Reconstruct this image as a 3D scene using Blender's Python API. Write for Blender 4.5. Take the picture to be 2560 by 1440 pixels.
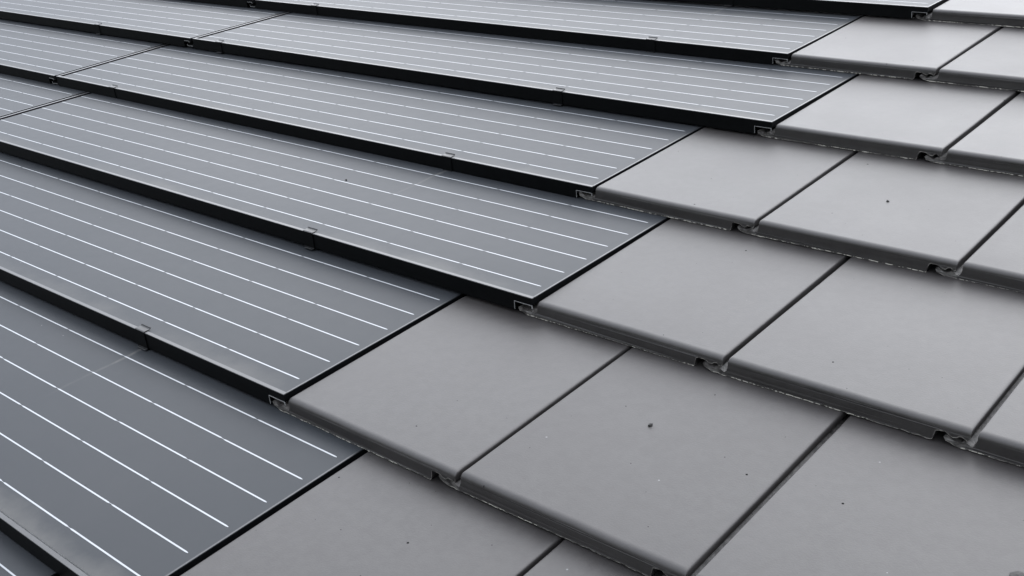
import bpy, bmesh, math, random
from mathutils import Matrix, Vector, noise
from mathutils.geometry import tessellate_polygon

# ------------------------------------------------------------------ scene
for o in list(bpy.data.objects):
    bpy.data.objects.remove(o)
scene = bpy.context.scene
C = scene.collection
random.seed(7)

# ---- roof frame: x = along the courses, y = up the slope, z = normal
PITCH = math.radians(25.0)
ROOF = Matrix.Translation((0, 0, 6.0)) @ Matrix.Rotation(PITCH, 4, 'X')

# ---- camera (solved from the photograph, given in the roof frame)
CAM_POS = Vector((0.92537, -2.29842, 0.80018))
CAM_ROT = ((0.75564729, 0.63864503, -0.14536059),     # right
           (0.22104778, -0.4575735, -0.86125744),     # down
           (-0.61655094, 0.61867521, -0.48693524))    # forward
FOCAL_PX = 2796.95
cam_data = bpy.data.cameras.new('camera')
cam_data.sensor_width = 36.0
cam_data.lens = FOCAL_PX / 2560.0 * 36.0
cam_data.clip_start = 0.01
cam_data.clip_end = 20000
cam = bpy.data.objects.new('camera', cam_data)
C.objects.link(cam)
r, d, f = (Vector(v) for v in CAM_ROT)
m = Matrix(((r.x, -d.x, -f.x, CAM_POS.x), (r.y, -d.y, -f.y, CAM_POS.y), (r.z, -d.z, -f.z, CAM_POS.z), (0, 0, 0, 1)))
cam.matrix_world = ROOF @ m
scene.camera = cam

# ---- overcast sky
SUN_EL, SUN_AZ = math.radians(54), math.radians(-14)
world = bpy.data.worlds.new('World')
scene.world = world
world.use_nodes = True
nt = world.node_tree
bg = nt.nodes['Background']
sky = nt.nodes.new('ShaderNodeTexSky')
sky.sky_type = 'NISHITA'
sky.sun_disc = False
sky.sun_elevation = SUN_EL
sky.sun_rotation = SUN_AZ
sky.dust_density = 6.0
sky.air_density = 1.0
hs = nt.nodes.new('ShaderNodeHueSaturation')
hs.inputs['Saturation'].default_value = 0.16
nt.links.new(sky.outputs[0], hs.inputs['Color'])
# a closed cloud cover: most of the sky's own gradient is evened out
mixc = nt.nodes.new('ShaderNodeMix')
mixc.data_type = 'RGBA'
mixc.inputs[0].default_value = 0.8
nt.links.new(hs.outputs[0], mixc.inputs[6])
# overcast sky: more than twice as bright overhead as at the horizon
wtc = nt.nodes.new('ShaderNodeTexCoord')
wsp = nt.nodes.new('ShaderNodeSeparateXYZ')
nt.links.new(wtc.outputs['Generated'], wsp.inputs[0])
wmr = nt.nodes.new('ShaderNodeMapRange')
wmr.inputs['From Min'].default_value = 0.0
wmr.inputs['From Max'].default_value = 1.0
wmr.inputs['To Min'].default_value = 0.42
wmr.inputs['To Max'].default_value = 1.0
nt.links.new(wsp.outputs[2], wmr.inputs['Value'])
wsc = nt.nodes.new('ShaderNodeVectorMath')
wsc.operation = 'SCALE'
wsc.inputs[0].default_value = (13.8, 14.7, 16.5)
nt.links.new(wmr.outputs[0], wsc.inputs['Scale'])
nt.links.new(wsc.outputs[0], mixc.inputs[7])
nt.links.new(mixc.outputs[2], bg.inputs['Color'])
bg.inputs['Strength'].default_value = 0.1

sun_data = bpy.data.lights.new('sun', 'SUN')
sun_data.energy = 1.15
sun_data.angle = math.radians(100)
sun_data.color = (1.0, 0.985, 0.965)
sun = bpy.data.objects.new('sun', sun_data)
C.objects.link(sun)
sd = Vector((math.sin(SUN_AZ) * math.cos(SUN_EL), math.cos(SUN_AZ) * math.cos(SUN_EL), math.sin(SUN_EL)))
sun.rotation_euler = sd.to_track_quat('Z', 'Y').to_euler()

vs = scene.view_settings
vs.view_transform = 'Standard'
vs.look = 'None'
vs.gamma = 1.0
vs.use_curve_mapping = False
vs.exposure = 1.6
scene.render.engine = 'CYCLES'

# ------------------------------------------------------------------ materials
def new_mat(name):
    m = bpy.data.materials.new(name)
    m.use_nodes = True
    n = m.node_tree.nodes
    return m, n, m.node_tree.links, n['Principled BSDF']

def N(nodes, kind, **kw):
    n = nodes.new(kind)
    for k, v in kw.items():
        setattr(n, k, v)
    return n

def ramp(nodes, links, src, stops):
    n = nodes.new('ShaderNodeValToRGB')
    el = n.color_ramp.elements
    el[0].position, el[0].color = stops[0][0], (*[stops[0][1]] * 3, 1)
    el[1].position, el[1].color = stops[-1][0], (*[stops[-1][1]] * 3, 1)
    for p, c in stops[1:-1]:
        e = el.new(p)
        e.color = (c, c, c, 1)
    links.new(src, n.inputs[0])
    return n.outputs[0]

def math_node(nodes, links, op, a, b=None, c=None, clamp=False):
    n = nodes.new('ShaderNodeMath')
    n.operation = op
    n.use_clamp = clamp
    for i, v in enumerate((a, b, c)):
        if v is None:
            continue
        if isinstance(v, (int, float)):
            n.inputs[i].default_value = v
        else:
            links.new(v, n.inputs[i])
    return n.outputs[0]

def mix_col(nodes, links, fac, a, b):
    n = nodes.new('ShaderNodeMix')
    n.data_type = 'RGBA'
    for s, v in ((0, fac), (6, a), (7, b)):
        if isinstance(v, (int, float)):
            n.inputs[s].default_value = v
        elif isinstance(v, tuple):
            n.inputs[s].default_value = (*v, 1)
        else:
            links.new(v, n.inputs[s])
    return n.outputs[2]

def tex_noise(nodes, links, vec, scale, detail=3, rough=0.5):
    n = nodes.new('ShaderNodeTexNoise')
    n.inputs['Scale'].default_value = scale
    n.inputs['Detail'].default_value = detail
    n.inputs['Roughness'].default_value = rough
    links.new(vec, n.inputs['Vector'])
    return n.outputs[0]

def seeded_coords(nodes, links):
    """object coordinates shifted by a random amount for each object"""
    tc = nodes.new('ShaderNodeTexCoord')
    oi = nodes.new('ShaderNodeObjectInfo')
    sc = nodes.new('ShaderNodeVectorMath')
    sc.operation = 'SCALE'
    sc.inputs[0].default_value = (37.0, 23.0, 11.0)
    links.new(oi.outputs['Random'], sc.inputs['Scale'])
    ad = nodes.new('ShaderNodeVectorMath')
    ad.operation = 'ADD'
    links.new(tc.outputs['Object'], ad.inputs[0])
    links.new(sc.outputs[0], ad.inputs[1])
    return tc.outputs['Object'], ad.outputs[0], oi.outputs['Random']

def make_tile_mat():
    m, n, l, b = new_mat('engobed_clay')
    obj, vec, rnd = seeded_coords(n, l)
    big = tex_noise(n, l, vec, 9, 4, 0.55)
    fine = tex_noise(n, l, vec, 420, 3, 0.6)
    base = mix_col(n, l, ramp(n, l, big, [(0.3, 0), (0.7, 1)]), (0.0160, 0.0145, 0.0143), (0.0225, 0.0205, 0.0200))
    base = mix_col(n, l, math_node(n, l, 'MULTIPLY', rnd, 0.35), base, (0.024, 0.0220, 0.0214))
    mott = ramp(n, l, tex_noise(n, l, vec, 70, 5, 0.7), [(0.38, 0), (0.62, 1)])
    base = mix_col(n, l, math_node(n, l, 'MULTIPLY', mott, 0.42), base, (0.030, 0.0280, 0.0272))
    # pin-head specks of dirt
    vor = n.new('ShaderNodeTexVoronoi')
    vor.voronoi_dimensions = '2D'
    vor.inputs['Scale'].default_value = 26
    l.new(vec, vor.inputs['Vector'])
    sep0 = n.new('ShaderNodeSeparateColor')
    l.new(vor.outputs['Color'], sep0.inputs[0])
    speck = math_node(n, l, 'LESS_THAN', vor.outputs['Distance'], math_node(n, l, 'MULTIPLY_ADD', math_node(n, l, 'POWER', sep0.outputs[2], 4.0), 0.028, 0.012))
    speck = math_node(n, l, 'MULTIPLY', speck, math_node(n, l, 'LESS_THAN', sep0.outputs[0], 0.16))
    white = math_node(n, l, 'MULTIPLY', speck, math_node(n, l, 'LESS_THAN', sep0.outputs[1], 0.18))
    base = mix_col(n, l, speck, base, (0.004, 0.004, 0.004))
    base = mix_col(n, l, white, base, (0.13, 0.13, 0.13))
    # bare pale clay where the lower edge has chipped
    sep = n.new('ShaderNodeSeparateXYZ')
    l.new(obj, sep.inputs[0])
    low = math_node(n, l, 'LESS_THAN', sep.outputs[2], -0.0232)
    fr = math_node(n, l, 'LESS_THAN', sep.outputs[1], 0.004)
    ch1 = tex_noise(n, l, vec, 210, 2, 0.6)
    ch2 = tex_noise(n, l, vec, 16, 2, 0.5)
    chip = math_node(n, l, 'MULTIPLY', math_node(n, l, 'GREATER_THAN', ch1, 0.50), math_node(n, l, 'GREATER_THAN', ch2, 0.47))
    chip = math_node(n, l, 'MULTIPLY', chip, math_node(n, l, 'MULTIPLY', low, fr))
    # raw mottled clay on the interlocking flange, engobe worn off the lower arris
    raw = mix_col(n, l, ramp(n, l, tex_noise(n, l, vec, 130, 4, 0.6), [(0.35, 0), (0.65, 1)]), (0.016, 0.0145, 0.014), (0.085, 0.080, 0.076))
    rx = math_node(n, l, 'MULTIPLY_ADD', math_node(n, l, 'SUBTRACT', ch1, 0.5), 0.016, sep.outputs[0])
    base = mix_col(n, l, math_node(n, l, 'LESS_THAN', rx, -0.0060), base, raw)
    wa = n.new('ShaderNodeAttribute')
    wa.attribute_name = 'wear'
    wf = math_node(n, l, 'MULTIPLY', wa.outputs['Fac'], ramp(n, l, ch1, [(0.38, 0.1), (0.6, 0.8)]))
    base = mix_col(n, l, wf, base, (0.34, 0.32, 0.30))
    base = mix_col(n, l, chip, base, (0.42, 0.40, 0.36))
    l.new(base, b.inputs['Base Color'])
    ro = math_node(n, l, 'MULTIPLY_ADD', big, 0.10, 0.40)
    ro = math_node(n, l, 'MULTIPLY_ADD', rnd, 0.06, ro)
    ro = math_node(n, l, 'MULTIPLY_ADD', speck, 0.45, ro)
    l.new(math_node(n, l, 'MULTIPLY_ADD', speck, -0.45, 0.5), b.inputs['Specular IOR Level'])
    ro = math_node(n, l, 'MULTIPLY_ADD', chip, 0.4, ro, clamp=True)
    l.new(ro, b.inputs['Roughness'])
    b.inputs['IOR'].default_value = 1.41
    bp = n.new('ShaderNodeBump')
    bp.inputs['Strength'].default_value = 0.2
    bp.inputs['Distance'].default_value = 0.0006
    l.new(fine, bp.inputs['Height'])
    bp2 = n.new('ShaderNodeBump')
    bp2.inputs['Strength'].default_value = 0.10
    bp2.inputs['Distance'].default_value = 0.002
    l.new(tex_noise(n, l, vec, 14, 2, 0.5), bp2.inputs['Height'])
    l.new(bp.outputs[0], bp2.inputs['Normal'])
    l.new(bp2.outputs[0], b.inputs['Normal'])
    return m

def make_glass_mat():
    m, n, l, b = new_mat('solar_glass')
    obj, vec, rnd = seeded_coords(n, l)
    big = tex_noise(n, l, vec, 3.0, 4, 0.55)
    dust = tex_noise(n, l, vec, 40, 4, 0.65)
    base = mix_col(n, l, ramp(n, l, big, [(0.3, 0), (0.7, 1)]), (0.0195, 0.0218, 0.0246), (0.0222, 0.0240, 0.0266))
    sep = n.new('ShaderNodeSeparateXYZ')
    l.new(obj, sep.inputs[0])
    # dried run-off streak below the clip of the course above
    at = n.new('ShaderNodeAttribute')
    at.attribute_type = 'OBJECT'
    at.attribute_name = 'streak_x'
    wob = math_node(n, l, 'MULTIPLY', math_node(n, l, 'SUBTRACT', tex_noise(n, l, vec, 12, 2, 0.5), 0.5), 0.012)
    dx = math_node(n, l, 'ABSOLUTE', math_node(n, l, 'ADD', math_node(n, l, 'SUBTRACT', sep.outputs[0], at.outputs['Fac']), wob))
    st = n.new('ShaderNodeMapRange')
    st.interpolation_type = 'SMOOTHSTEP'
    st.inputs['From Min'].default_value = 0.0042
    st.inputs['From Max'].default_value = 0.0012
    l.new(dx, st.inputs['Value'])
    hi = n.new('ShaderNodeMapRange')
    hi.inputs['From Min'].default_value = 0.17
    hi.inputs['From Max'].default_value = 0.33
    hi.inputs['To Min'].default_value = 0.0
    hi.inputs['To Max'].default_value = 0.24
    l.new(sep.outputs[1], hi.inputs['Value'])
    streak = math_node(n, l, 'MULTIPLY', st.outputs[0], hi.outputs[0])
    streak = math_node(n, l, 'MULTIPLY', streak, ramp(n, l, dust, [(0.3, 0.2), (0.65, 1)]))
    # silt held back along the lower edge
    silt = n.new('ShaderNodeMapRange')
    silt.inputs['From Min'].default_value = 0.034
    silt.inputs['From Max'].default_value = 0.008
    l.new(math_node(n, l, 'MULTIPLY_ADD', math_node(n, l, 'SUBTRACT', tex_noise(n, l, vec, 22, 4, 0.6), 0.5), 0.05, sep.outputs[1]), silt.inputs['Value'])
    siltf = math_node(n, l, 'MULTIPLY', silt.outputs[0], ramp(n, l, big, [(0.42, 0.12), (0.62, 0.55)]))
    dustf = math_node(n, l, 'ADD', streak, math_node(n, l, 'MULTIPLY', siltf, 0.25), clamp=True)
    vor = n.new('ShaderNodeTexVoronoi')
    vor.voronoi_dimensions = '2D'
    vor.inputs['Scale'].default_value = 15
    l.new(vec, vor.inputs['Vector'])
    sep0 = n.new('ShaderNodeSeparateColor')
    l.new(vor.outputs['Color'], sep0.inputs[0])
    speck = math_node(n, l, 'MULTIPLY', math_node(n, l, 'LESS_THAN', vor.outputs['Distance'], 0.014), math_node(n, l, 'LESS_THAN', sep0.outputs[0], 0.07))
    base = mix_col(n, l, dustf, base, (0.20, 0.19, 0.17))
    base = mix_col(n, l, speck, base, mix_col(n, l, math_node(n, l, 'LESS_THAN', sep0.outputs[1], 0.25), (0.006, 0.006, 0.006), (0.10, 0.10, 0.10)))
    l.new(base, b.inputs['Base Color'])
    ro = math_node(n, l, 'MULTIPLY_ADD', dust, 0.05, 0.38)
    l.new(math_node(n, l, 'MULTIPLY_ADD', dustf, 0.3, ro, clamp=True), b.inputs['Roughness'])
    b.inputs['IOR'].default_value = 1.26
    bp = n.new('ShaderNodeBump')
    bp.inputs['Strength'].default_value = 0.12
    bp.inputs['Distance'].default_value = 0.002
    l.new(tex_noise(n, l, vec, 6, 2, 0.5), bp.inputs['Height'])
    l.new(bp.outputs[0], b.inputs['Normal'])
    # the anti-reflective texture swallows part of the mirror light
    df = n.new('ShaderNodeBsdfDiffuse')
    l.new(base, df.inputs['Color'])
    mx = n.new('ShaderNodeMixShader')
    mx.inputs[0].default_value = 0.30
    l.new(b.outputs[0], mx.inputs[1])
    l.new(df.outputs[0], mx.inputs[2])
    l.new(mx.outputs[0], n['Material Output'].inputs['Surface'])
    return m

def make_simple(name, col, rough, ior=1.5, metal=0.0, var=0.25, scale=60):
    m, n, l, b = new_mat(name)
    obj, vec, rnd = seeded_coords(n, l)
    t = tex_noise(n, l, vec, scale, 4, 0.6)
    lo = tuple(c * (1 - var) for c in col)
    hi = tuple(c * (1 + var) for c in col)
    l.new(mix_col(n, l, ramp(n, l, t, [(0.3, 0), (0.7, 1)]), lo, hi), b.inputs['Base Color'])
    l.new(math_node(n, l, 'MULTIPLY_ADD', t, 0.15, rough - 0.07, clamp=True), b.inputs['Roughness'])
    b.inputs['IOR'].default_value = ior
    b.inputs['Metallic'].default_value = metal
    return m

M_TILE = make_tile_mat()
M_GLASS = make_glass_mat()
M_BLACK = make_simple('black_anodised', (0.0013, 0.0015, 0.0018), 0.5, 1.16)
M_TRIM = make_simple('dusty_edge_trim', (0.026, 0.026, 0.027), 0.38, 1.45, var=0.3, scale=35)
M_RIM = make_simple('dark_glass_rim', (0.012, 0.013, 0.015), 0.34, 1.42)
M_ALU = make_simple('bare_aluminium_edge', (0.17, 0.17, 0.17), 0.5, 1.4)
M_BUS = make_simple('tinned_busbar', (0.215, 0.224, 0.234), 0.36, 1.36, var=0.05)
M_CLIP = make_simple('dark_steel_clip', (0.0016, 0.0018, 0.0020), 0.34, 1.36)
M_STONE = make_simple('grit_stone', (0.016, 0.0155, 0.015), 0.55, 1.3, var=0.6, scale=400)
M_DECK = make_simple('dark_underlay', (0.03, 0.03, 0.03), 0.8, 1.4)

def make_ground():
    m, n, l, b = new_mat('garden_ground')
    tc = n.new('ShaderNodeTexCoord')
    t = tex_noise(n, l, tc.outputs['Object'], 0.35, 6, 0.6)
    l.new(mix_col(n, l, ramp(n, l, t, [(0.35, 0), (0.65, 1)]), (0.035, 0.05, 0.022), (0.07, 0.08, 0.045)), b.inputs['Base Color'])
    b.inputs['Roughness'].default_value = 0.9
    return m
M_GROUND = make_ground()

# ------------------------------------------------------------------ mesh helpers
def mesh_obj(name, me, parent=None, mat=None):
    o = bpy.data.objects.new(name, me)
    C.objects.link(o)
    if parent:
        o.parent = parent
    if mat and not me.materials:
        me.materials.append(mat)
    return o

def add_box(bm, x0, x1, y0, y1, z0, z1):
    v = [bm.verts.new((x, y, z)) for z in (z0, z1) for y in (y0, y1) for x in (x0, x1)]
    for q in ((0, 2, 3, 1), (4, 5, 7, 6), (0, 1, 5, 4), (2, 6, 7, 3), (0, 4, 6, 2), (1, 3, 7, 5)):
        bm.faces.new([v[i] for i in q])

def boxes(name, lst, mat, bevel=0.0):
    bm = bmesh.new()
    for b in lst:
        add_box(bm, *b)
    if bevel:
        bmesh.ops.bevel(bm, geom=list(bm.edges), offset=bevel, segments=1, affect='EDGES', clamp_overlap=True)
    bmesh.ops.recalc_face_normals(bm, faces=bm.faces)
    me = bpy.data.meshes.new(name)
    bm.to_mesh(me)
    bm.free()
    me.materials.append(mat)
    return me

# ------------------------------------------------------------------ setting
ground_me = boxes('ground', [(-6000, 6000, -6000, 6000, -0.5, 0.0)], M_GROUND)
ground = mesh_obj('ground', ground_me)
ground['kind'] = 'structure'

roof = mesh_obj('roof', boxes('roof', [(-4.6, 2.4, -3.4, 1.6, -0.16, -0.075)], M_DECK))
roof.matrix_world = ROOF
roof['kind'] = 'structure'

# ------------------------------------------------------------------ course layout (metres, roof frame)
EXP = 0.33387          # exposed height of one course
TILE_W = 0.30122
STEP = 0.02866         # panel top above the course below
TILE_DZ = -0.0035      # tile top relative to panel top
STAGGER = 0.14885
PANEL_L = 1.7628       # panel pitch along a course
JOINT = 0.0059
DU = {0: 0, 1: -.0017, 2: -.003, 3: -.0007, 4: -.0035, 5: .0024, 6: -.0016}
DV = {0: -.001, 1: .0046, 2: .0053, 3: .0054, 4: .0045, 5: .0069, 6: .0057}
DT = {0: .0027, 1: -.0018, 2: .0014, 3: -.0027, 4: .0021, 5: .0002, 6: -.0007}

def row_right(k):
    return (0.0 if k % 2 == 0 else -STAGGER) + DU.get(k, 0.0)

def row_matrix(k, u, top, panel):
    v = -k * EXP + (DV.get(k, .005) if panel else 0.0)
    a = -math.atan2(top, EXP)
    return ROOF @ Matrix.Translation((u, v, top)) @ Matrix.Rotation(a, 4, 'X')

# ------------------------------------------------------------------ interlocking tile
TW = TILE_W - 0.0072     # visible width, the rest is the open joint
TH = 0.0246
TILE_LEN = 0.405
NOSE = 0.0080        # depth of the rounded nose
NOSE_H = 0.0062      # and its drop

def tile_profile():
    """closed outline (x, z, is_top) in metres, seen from the eaves"""
    mm = 0.001
    W = TW / mm
    top = [(0, -9), (0, -2.2), (0.4, -0.9), (1.3, -0.2), (2.4, -0.02), (3.5, 0)]
    nseg = 26
    for i in range(1, nseg):
        top.append((3.5 + (W - 8.5) * i / nseg, 0))
    top += [(W - 5, 0), (W - 3.2, -0.02), (W - 1.6, -0.3), (W - 0.6, -1.0), (W - 0.1, -2.2), (W, -4.2)]
    B = -TH / mm
    under = [(W, -8.0), (W - 1, -11.5), (W - 3, -13.6), (W - 5.5, -12.4), (W - 8, -10.4), (W - 12, -10.8),
             (W - 15, -13.4), (W - 19, -14.2), (W - 23, -12), (W - 27, -10), (W - 34, -9.8),
             (W - 37.5, -11.6), (W - 39, -18), (W - 40.5, B + 1), (W - 42.5, B)]
    x0, x1 = W - 42.5, -14
    n2 = 64
    for i in range(1, n2):
        under.append((x0 + (x1 - x0) * i / n2, B))
    flange = [(-14, B), (-22, B + 0.5), (-29, B + 2.4), (-33.5, B + 4.4), (-35.8, -17), (-34.6, -14.7),
              (-32, -14), (-29, -14.8), (-26, -17.2), (-22.5, -18.6), (-19, -18), (-16, -15.4), (-13.5, -14.8), (-11.2, -16),
              (-9, -18), (-5, -18.8), (-2.2, -17.4), (-0.6, -13)]
    out = [(x * mm, z * mm, 1) for x, z in top] + [(x * mm, z * mm, 0) for x, z in under] + [(x * mm, z * mm, 2) for x, z in flange]
    return out

def make_tile_mesh(seed):
    rnd = random.Random(seed)
    prof = []
    for x, z, kind in tile_profile():
        if (kind == 0 and x > TW - 0.041) or (kind == 2 and x > -0.034 and x < -0.002):
            x += rnd.uniform(-.0005, .0005)
            z += rnd.uniform(-.0007, .0007)
        prof.append((x, z, kind))
    ys = [0.0]
    for k in range(1, 8):
        ys.append(NOSE * (1 - math.cos(math.pi / 2 * k / 7)))
    ys += [NOSE + 0.0012, 0.016, 0.03, 0.08, 0.15, 0.22, 0.29, 0.34, TILE_LEN]
    bm = bmesh.new()
    wear = bm.verts.layers.float.new('wear')
    rings = []
    off = rnd.uniform(0, 100)
    bow = rnd.uniform(-0.0006, 0.0006)
    for y in ys:
        zlim = 0.0
        if y < NOSE:
            zlim = NOSE_H * (math.sqrt(max(0, 1 - ((NOSE - y) / NOSE) ** 2)) - 1)
        ring = []
        for x, z, kind in prof:
            xx, yy, zz = x, y, z
            if kind == 1:
                zz = min(zz, zlim + (zz if zz > -0.003 else 0) * 0.4)
            elif kind == 0:
                zz = min(zz, zlim - 0.0016)
            else:
                zz = min(zz, zlim - 0.003)
            # fired clay is never quite true
            zz += bow * math.sin(math.pi * max(0, min(1, x / TW)))
            zz += 0.00035 * noise.noise(Vector((x * 9 + off, y * 7, 3.1)))
            if y < 0.006 and kind != 1:
                # ragged lower arris
                zz += 0.00075 * noise.noise(Vector((x * 160 + off, 0.7, 9.0))) + 0.0007 * noise.noise(Vector((x * 420 + off, 2.7, 4.0)))
                yy += 0.0009 * noise.noise(Vector((x * 230 + off, 5.7, 1.0)))
            if y < 0.02 and kind == 1:
                yy += 0.0005 * noise.noise(Vector((x * 25 + off, 8.7, 2.0)))
            if kind == 1 and z < -0.0005:
                xx += 0.0005 * noise.noise(Vector((off, y * 60, x * 5)))
            ring.append(bm.verts.new((xx, yy, zz)))
        rings.append(ring)
    n = len(prof)
    for a, b in zip(rings, rings[1:]):
        for i in range(n):
            j = (i + 1) % n
            fc = bm.faces.new((a[i], a[j], b[j], b[i]))
            fc.smooth = True
    # worn lower arris of the front face: a narrow band of its own
    inner = []
    for q_, (v, (x, z, kind)) in enumerate(zip(rings[0], prof)):
        low = kind == 0 or (kind == 2 and z < -0.0200)
        if not low:
            inner.append(v)
            continue
        v[wear] = 1.0
        lim = -NOSE_H - 0.0003 if x > TW - 0.012 else 9
        inner.append(bm.verts.new((v.co.x, v.co.y - 0.0003, min(v.co.z + 0.0017, lim))))
    for i in range(n):
        j = (i + 1) % n
        q = [rings[0][i], rings[0][j], inner[j], inner[i]]
        q = [v for a_, v in enumerate(q) if v not in q[:a_]]
        if len(q) > 2:
            bm.faces.new(q)
    for loop in (inner, rings[-1]):
        for t3 in tessellate_polygon([[Vector((v.co.x, v.co.z, 0)) for v in loop]]):
            try:
                bm.faces.new([loop[i_] for i_ in t3])
            except ValueError:
                pass
    bmesh.ops.recalc_face_normals(bm, faces=bm.faces)
    for e in bm.edges:
        if len(e.link_faces) == 2 and e.calc_face_angle(0) > math.radians(42):
            e.smooth = False
    me = bpy.data.meshes.new('roof_tile')
    bm.to_mesh(me)
    bm.free()
    me.materials.append(M_TILE)
    return me

TILE_MESHES = [make_tile_mesh(s) for s in range(6)]
tr = random.Random(3)
inv_roof = ROOF.inverted()
for k in range(-2, 9):
    cols = 5 if k < 6 else 6
    for n in range(cols):
        o = mesh_obj('roof_tile', TILE_MESHES[tr.randrange(len(TILE_MESHES))], roof)
        u = row_right(k) + JOINT + n * TILE_W + tr.uniform(-.0008, .0008)
        mw = row_matrix(k, u, STEP + TILE_DZ, False)
        mw = mw @ Matrix.Translation((0, 0.0078 + tr.uniform(-.0012, .0012), tr.uniform(-.0004, .0006)))
        mw = mw @ Matrix.Rotation(tr.uniform(-.003, .003), 4, 'Z') @ Matrix.Rotation(tr.uniform(-.0035, .0035), 4, 'Y') @ Matrix.Rotation(tr.uniform(-.003, .003), 4, 'X')
        o.matrix_parent_inverse = Matrix.Identity(4)
        o.matrix_basis = inv_roof @ mw

# ------------------------------------------------------------------ solar panels
PL = PANEL_L - 0.0110
PH = 0.0262             # front rail height
COVER = 0.034
END_M = 0.0149          # busbar end from the right edge
CELL = 0.158
BUS_Y0, BUS_S = 0.0379, 0.05313

glass_me = boxes('glass_pane', [(-PL + 0.0190, -0.0028, 0.0058, 0.405, -0.0060, -0.0006)], M_GLASS)
rail_me = boxes('front_rail', [(-PL, -COVER, 0.0, 0.0052, -PH, -0.0012),
                               (-PL, -COVER, 0.0052, 0.024, -PH, -PH + 0.002)], M_BLACK, 0.0003)
side_me = boxes('side_rail', [(-COVER, -0.0002, 0.0002, 0.405, -0.0112, -0.0064), (-0.0030, -0.0002, 0.0002, 0.405, -0.0064, -0.0012),
                              (-COVER, -0.0030, 0.0002, 0.0052, -0.0064, -0.0012)], M_BLACK)
left_me = boxes('interlock_rail', [(-PL - 0.030, -PL + 0.0185, 0.0104, 0.405, -0.0232, -0.0150),
                                   (-PL + 0.0002, -PL + 0.0068, 0.0104, 0.405, -0.0150, -0.0014),
                                   (-PL - 0.030, -PL - 0.0002, 0.0006, 0.0104, -0.0232, -0.0180)], M_BLACK)
trimb_me = boxes('edge_trim', [(-PL, -0.0002, -0.0004, 0.0056, -0.0012, 0.0004)], M_TRIM, 0.0003)
trimr_me = boxes('edge_trim', [(-0.0026, 0.0, 0.0058, 0.405, -0.0012, 0.0001)], M_RIM)
triml_me = boxes('edge_trim', [(-PL, -PL + 0.0070, 0.0058, 0.405, -0.0013, 0.0003)], M_TRIM)
t_ = 0.0006
edge_me = boxes('profile_edge', [(-COVER, -0.0006, -0.0007, 0.0, -0.0119, -0.0113), (-COVER, -COVER + t_, -0.0007, 0.0, -0.0245, -0.0122),
                                 (-0.0018, -0.0006, -0.0007, 0.0, -0.0160, -0.0122)], M_ALU)
edge_seam_me = boxes('profile_edge', [(-0.0300, -0.0070, -0.0007, 0.0, -0.0092, -0.0083), (-0.0079, -0.0070, -0.0007, 0.0, -0.0128, -0.0092)], M_ALU)
edge_low_me = boxes('profile_edge', [(-PL - 0.0300, -PL - 0.0060, -0.0001, 0.0006, -0.0222, -0.0213), (-PL - 0.0300, -PL - 0.0291, -0.0001, 0.0006, -0.0213, -0.0175)], M_ALU)

def glint_mesh():
    # thin pale strip, a little wavy: modelled highlight along the trim's inner edge
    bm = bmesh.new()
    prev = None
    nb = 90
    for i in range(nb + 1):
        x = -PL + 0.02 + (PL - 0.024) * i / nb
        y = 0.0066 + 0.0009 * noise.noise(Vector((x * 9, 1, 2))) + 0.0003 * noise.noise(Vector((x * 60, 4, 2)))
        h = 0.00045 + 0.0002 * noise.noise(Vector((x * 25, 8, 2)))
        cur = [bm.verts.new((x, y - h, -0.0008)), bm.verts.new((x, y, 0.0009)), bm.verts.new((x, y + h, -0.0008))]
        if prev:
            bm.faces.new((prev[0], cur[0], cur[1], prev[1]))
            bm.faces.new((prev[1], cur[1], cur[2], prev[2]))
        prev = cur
    me = bpy.data.meshes.new('glint_strip')
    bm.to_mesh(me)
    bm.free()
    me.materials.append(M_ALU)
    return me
glint_me = glint_mesh()

def busbar_mesh(idx):
    bm = bmesh.new()
    y = BUS_Y0 + (5 - idx) * BUS_S
    w = 0.00104
    z = -0.0006 + 0.00004
    rr = random.Random(idx)
    xr = -END_M
    left = -PL + 0.0200
    while xr > left + 0.01:
        xl = max(xr - CELL + 0.0046, left)
        dy = rr.uniform(-.0003, .0003)
        tip = 0.0038
        pts = [(xr, 0.0004), (xr - tip, w), (xl + tip, w), (xl, 0.0005)]
        up = [bm.verts.new((px, y + dy + h, z)) for px, h in pts]
        dn = [bm.verts.new((px, y + dy - h, z)) for px, h in pts]
        for i in range(3):
            bm.faces.new((up[i], up[i + 1], dn[i + 1], dn[i]))
        if xl > left + 0.01:     # the thin link between two cells
            a = [bm.verts.new(c) for c in ((xl, y + .0003, z), (xl, y - .0003, z), (xl - .0046, y - .0003, z), (xl - .0046, y + .0003, z))]
            bm.faces.new(a)
        xr -= CELL
    bmesh.ops.recalc_face_normals(bm, faces=bm.faces)
    for fc in bm.faces:
        if fc.normal.z < 0:
            fc.normal_flip()
    ext = bmesh.ops.extrude_face_region(bm, geom=list(bm.faces))
    me = bpy.data.meshes.new('busbar')
    for v in ext['geom']:
        if isinstance(v, bmesh.types.BMVert):
            v.co.z += 0.00005
    bmesh.ops.recalc_face_normals(bm, faces=bm.faces)
    bm.to_mesh(me)
    bm.free()
    me.materials.append(M_BUS)
    return me
BUS = [busbar_mesh(i) for i in range(6)]

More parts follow.
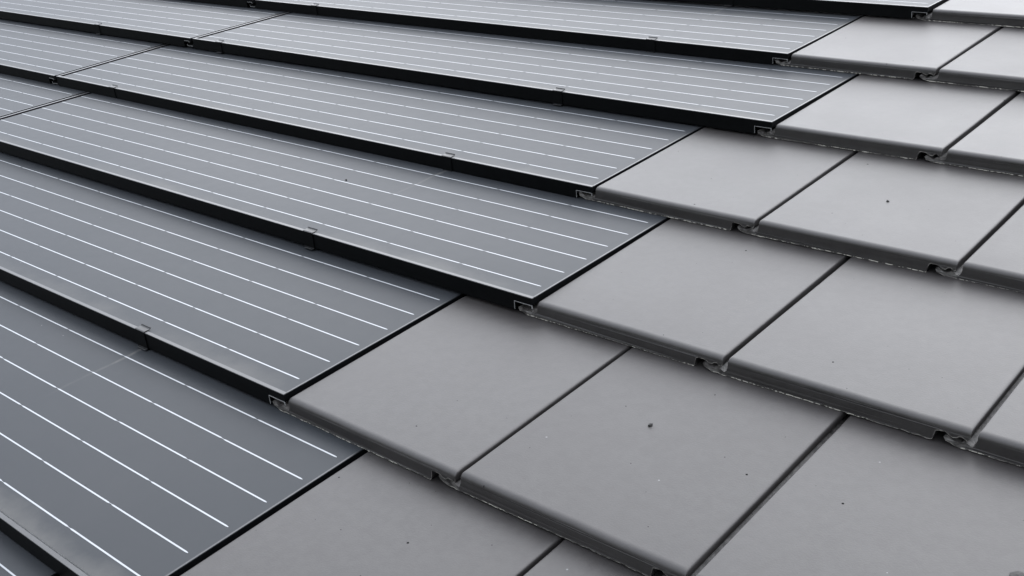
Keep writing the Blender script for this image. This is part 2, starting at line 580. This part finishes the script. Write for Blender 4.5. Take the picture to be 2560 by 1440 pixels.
def clip_mesh():
    """bent strip: foot, front leg, top plate, upturned lip"""
    w = 0.0235
    path = [(0.004, -0.0272), (-0.0040, -0.0270), (-0.0008, -0.0258), (-0.0007, -0.0010), (-0.0005, 0.0006), (0.0006, 0.0009), (0.0080, 0.0009),
            (0.0096, 0.0012), (0.0106, 0.0018), (0.0113, 0.0026), (0.0117, 0.0032)]
    bm = bmesh.new()
    th = 0.0008
    ring = []
    for i, (y, z) in enumerate(path):
        a = path[max(0, i - 1)]
        b = path[min(len(path) - 1, i + 1)]
        t = Vector((b[0] - a[0], b[1] - a[1])).normalized()
        nx = Vector((-t.y, t.x)) * th
        ring.append([bm.verts.new((x, y + s * nx.x, z + s * nx.y)) for s in (0, 1) for x in (-w, 0)])
    for a, b in zip(ring, ring[1:]):
        for q in ((0, 1), (1, 3), (3, 2), (2, 0)):
            fc = bm.faces.new((a[q[0]], a[q[1]], b[q[1]], b[q[0]]))
    for rg in (ring[0], ring[-1]):
        bm.faces.new((rg[0], rg[1], rg[3], rg[2]))
    bmesh.ops.recalc_face_normals(bm, faces=bm.faces)
    me = bpy.data.meshes.new('clip')
    bm.to_mesh(me)
    bm.free()
    me.materials.append(M_CLIP)
    me.materials.append(M_BLACK)      # the leg in front is coated like the rail
    for pf in me.polygons:
        if pf.center.y < 0.0002 and pf.center.z < 0.0005:
            pf.material_index = 1
    return me
CLIP = clip_mesh()
foot_me = boxes('clip_foot', [(-0.0215, -0.0015, -0.0056, -0.0040, -0.0274, -0.0266)], M_TRIM)

ORD = {0: 'topmost', 1: 'second', 2: 'third', 3: 'fourth', 4: 'fifth', 5: 'sixth', 6: 'seventh', 7: 'eighth'}

def solar_panel(k, col):
    root = bpy.data.objects.new('solar_panel', None)
    root.empty_display_size = 0.05
    C.objects.link(root)
    u = row_right(k) - col * PANEL_L
    root.matrix_world = row_matrix(k, u, STEP + DT.get(k, 0.0), True)
    g = mesh_obj('glass_pane', glass_me, root)
    # the clip of the course above drips on this pane
    ce = -0.470 if (k - 1) % 2 == 0 else -0.322
    shift = row_right(k - 1) - row_right(k)
    g['streak_x'] = (ce + shift - 0.014) if col == 0 and k in (1, 4, 6) else 9.0
    mesh_obj('front_rail', rail_me, root)
    mesh_obj('side_rail', side_me, root)
    mesh_obj('interlock_rail', left_me, root)
    for me in (trimb_me, trimr_me, triml_me):
        mesh_obj('edge_trim', me, root)
    mesh_obj('profile_edge', edge_me if col == 0 else edge_seam_me, root)
    mesh_obj('profile_edge', edge_low_me, root)
    for i in range(6):
        mesh_obj('busbar', BUS[i], root)
    for cx in ((-0.470, -1.622) if k % 2 == 0 else (-0.322, -1.470)):
        c = mesh_obj('clip', CLIP, root)
        c.location = (cx, 0, 0)
        mesh_obj('clip_foot', foot_me, c)
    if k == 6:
        mesh_obj('glint_strip', glint_me, root)
    root['category'] = 'solar panel'
    root['group'] = 'solar panels laid in courses on the roof'
    if k in ORD:
        if col == 0:
            lab = 'black solar panel ending beside grey tiles, %s panel course from the top' % ORD[k]
            if k == 7:
                lab = 'black solar panel showing only a corner at the bottom left of the photo'
        else:
            lab = 'black solar panel left of the narrow joint, %s panel course from the top' % ORD[k]
    else:
        lab = 'black solar panel %s' % ('one course above the topmost visible course' if k == -1 else 'two courses above the topmost visible course' if k < 0 else 'one course below the lowest visible course')
        lab += (', beside the tiles' if col == 0 else ', left of the joint')
    root['label'] = lab
    return root

for k in range(-2, 9):
    for col in range(2 if k <= 5 else 1):
        solar_panel(k, col)

# ------------------------------------------------------------------ grit lying on the roof
def pebble_mesh(seed, sx, sy, sz):
    rr = random.Random(seed)
    bm = bmesh.new()
    bmesh.ops.create_icosphere(bm, subdivisions=2, radius=1)
    for v in bm.verts:
        kf = 1 + 0.45 * noise.noise(v.co * 1.3 + Vector((seed * 3.7, 0, 0)))
        v.co = Vector((v.co.x * sx * kf, v.co.y * sy * kf, max(-0.35, v.co.z * kf) * sz + 0.3 * sz))
    me = bpy.data.meshes.new('pebble')
    bm.to_mesh(me)
    bm.free()
    me.materials.append(M_STONE)
    return me

def on_roof(k, u, v, panel):
    """matrix on the surface of course k at roof coordinates u, v"""
    top = STEP + (DT.get(k, 0) if panel else TILE_DZ)
    d = v + k * EXP
    return ROOF @ Matrix.Translation((u, v, top * (1 - d / EXP) + 0.0002)) @ Matrix.Rotation(-math.atan2(top, EXP), 4, 'X')

for name, k, u, v, s, lab, pan in (
        ('pebble', 5, 0.284, -1.469, (.0031, .0027, .0025), 'dark grit pebble lying alone in the middle of a large tile', False),
        ('stone_flake', 5, 0.703, -1.496, (.0062, .0070, .0016), 'flat grey stone flake on the tile at the lower right corner', False),
        ('pebble', 3, 0.288, -0.841, (.0024, .0022, .0015), 'tiny dark grit pebble on a tile near the right edge', False),
        ('pebble', 4, -0.621, -1.127, (.0020, .0020, .0016), 'tiny grit pebble on the glass left of the faint dirt streak', True)):
    o = mesh_obj(name, pebble_mesh(len(lab), *s))
    o.matrix_world = on_roof(k, u, v, pan) @ Matrix.Rotation(len(lab), 4, 'Z')
    o['label'] = lab
    o['category'] = 'stone'
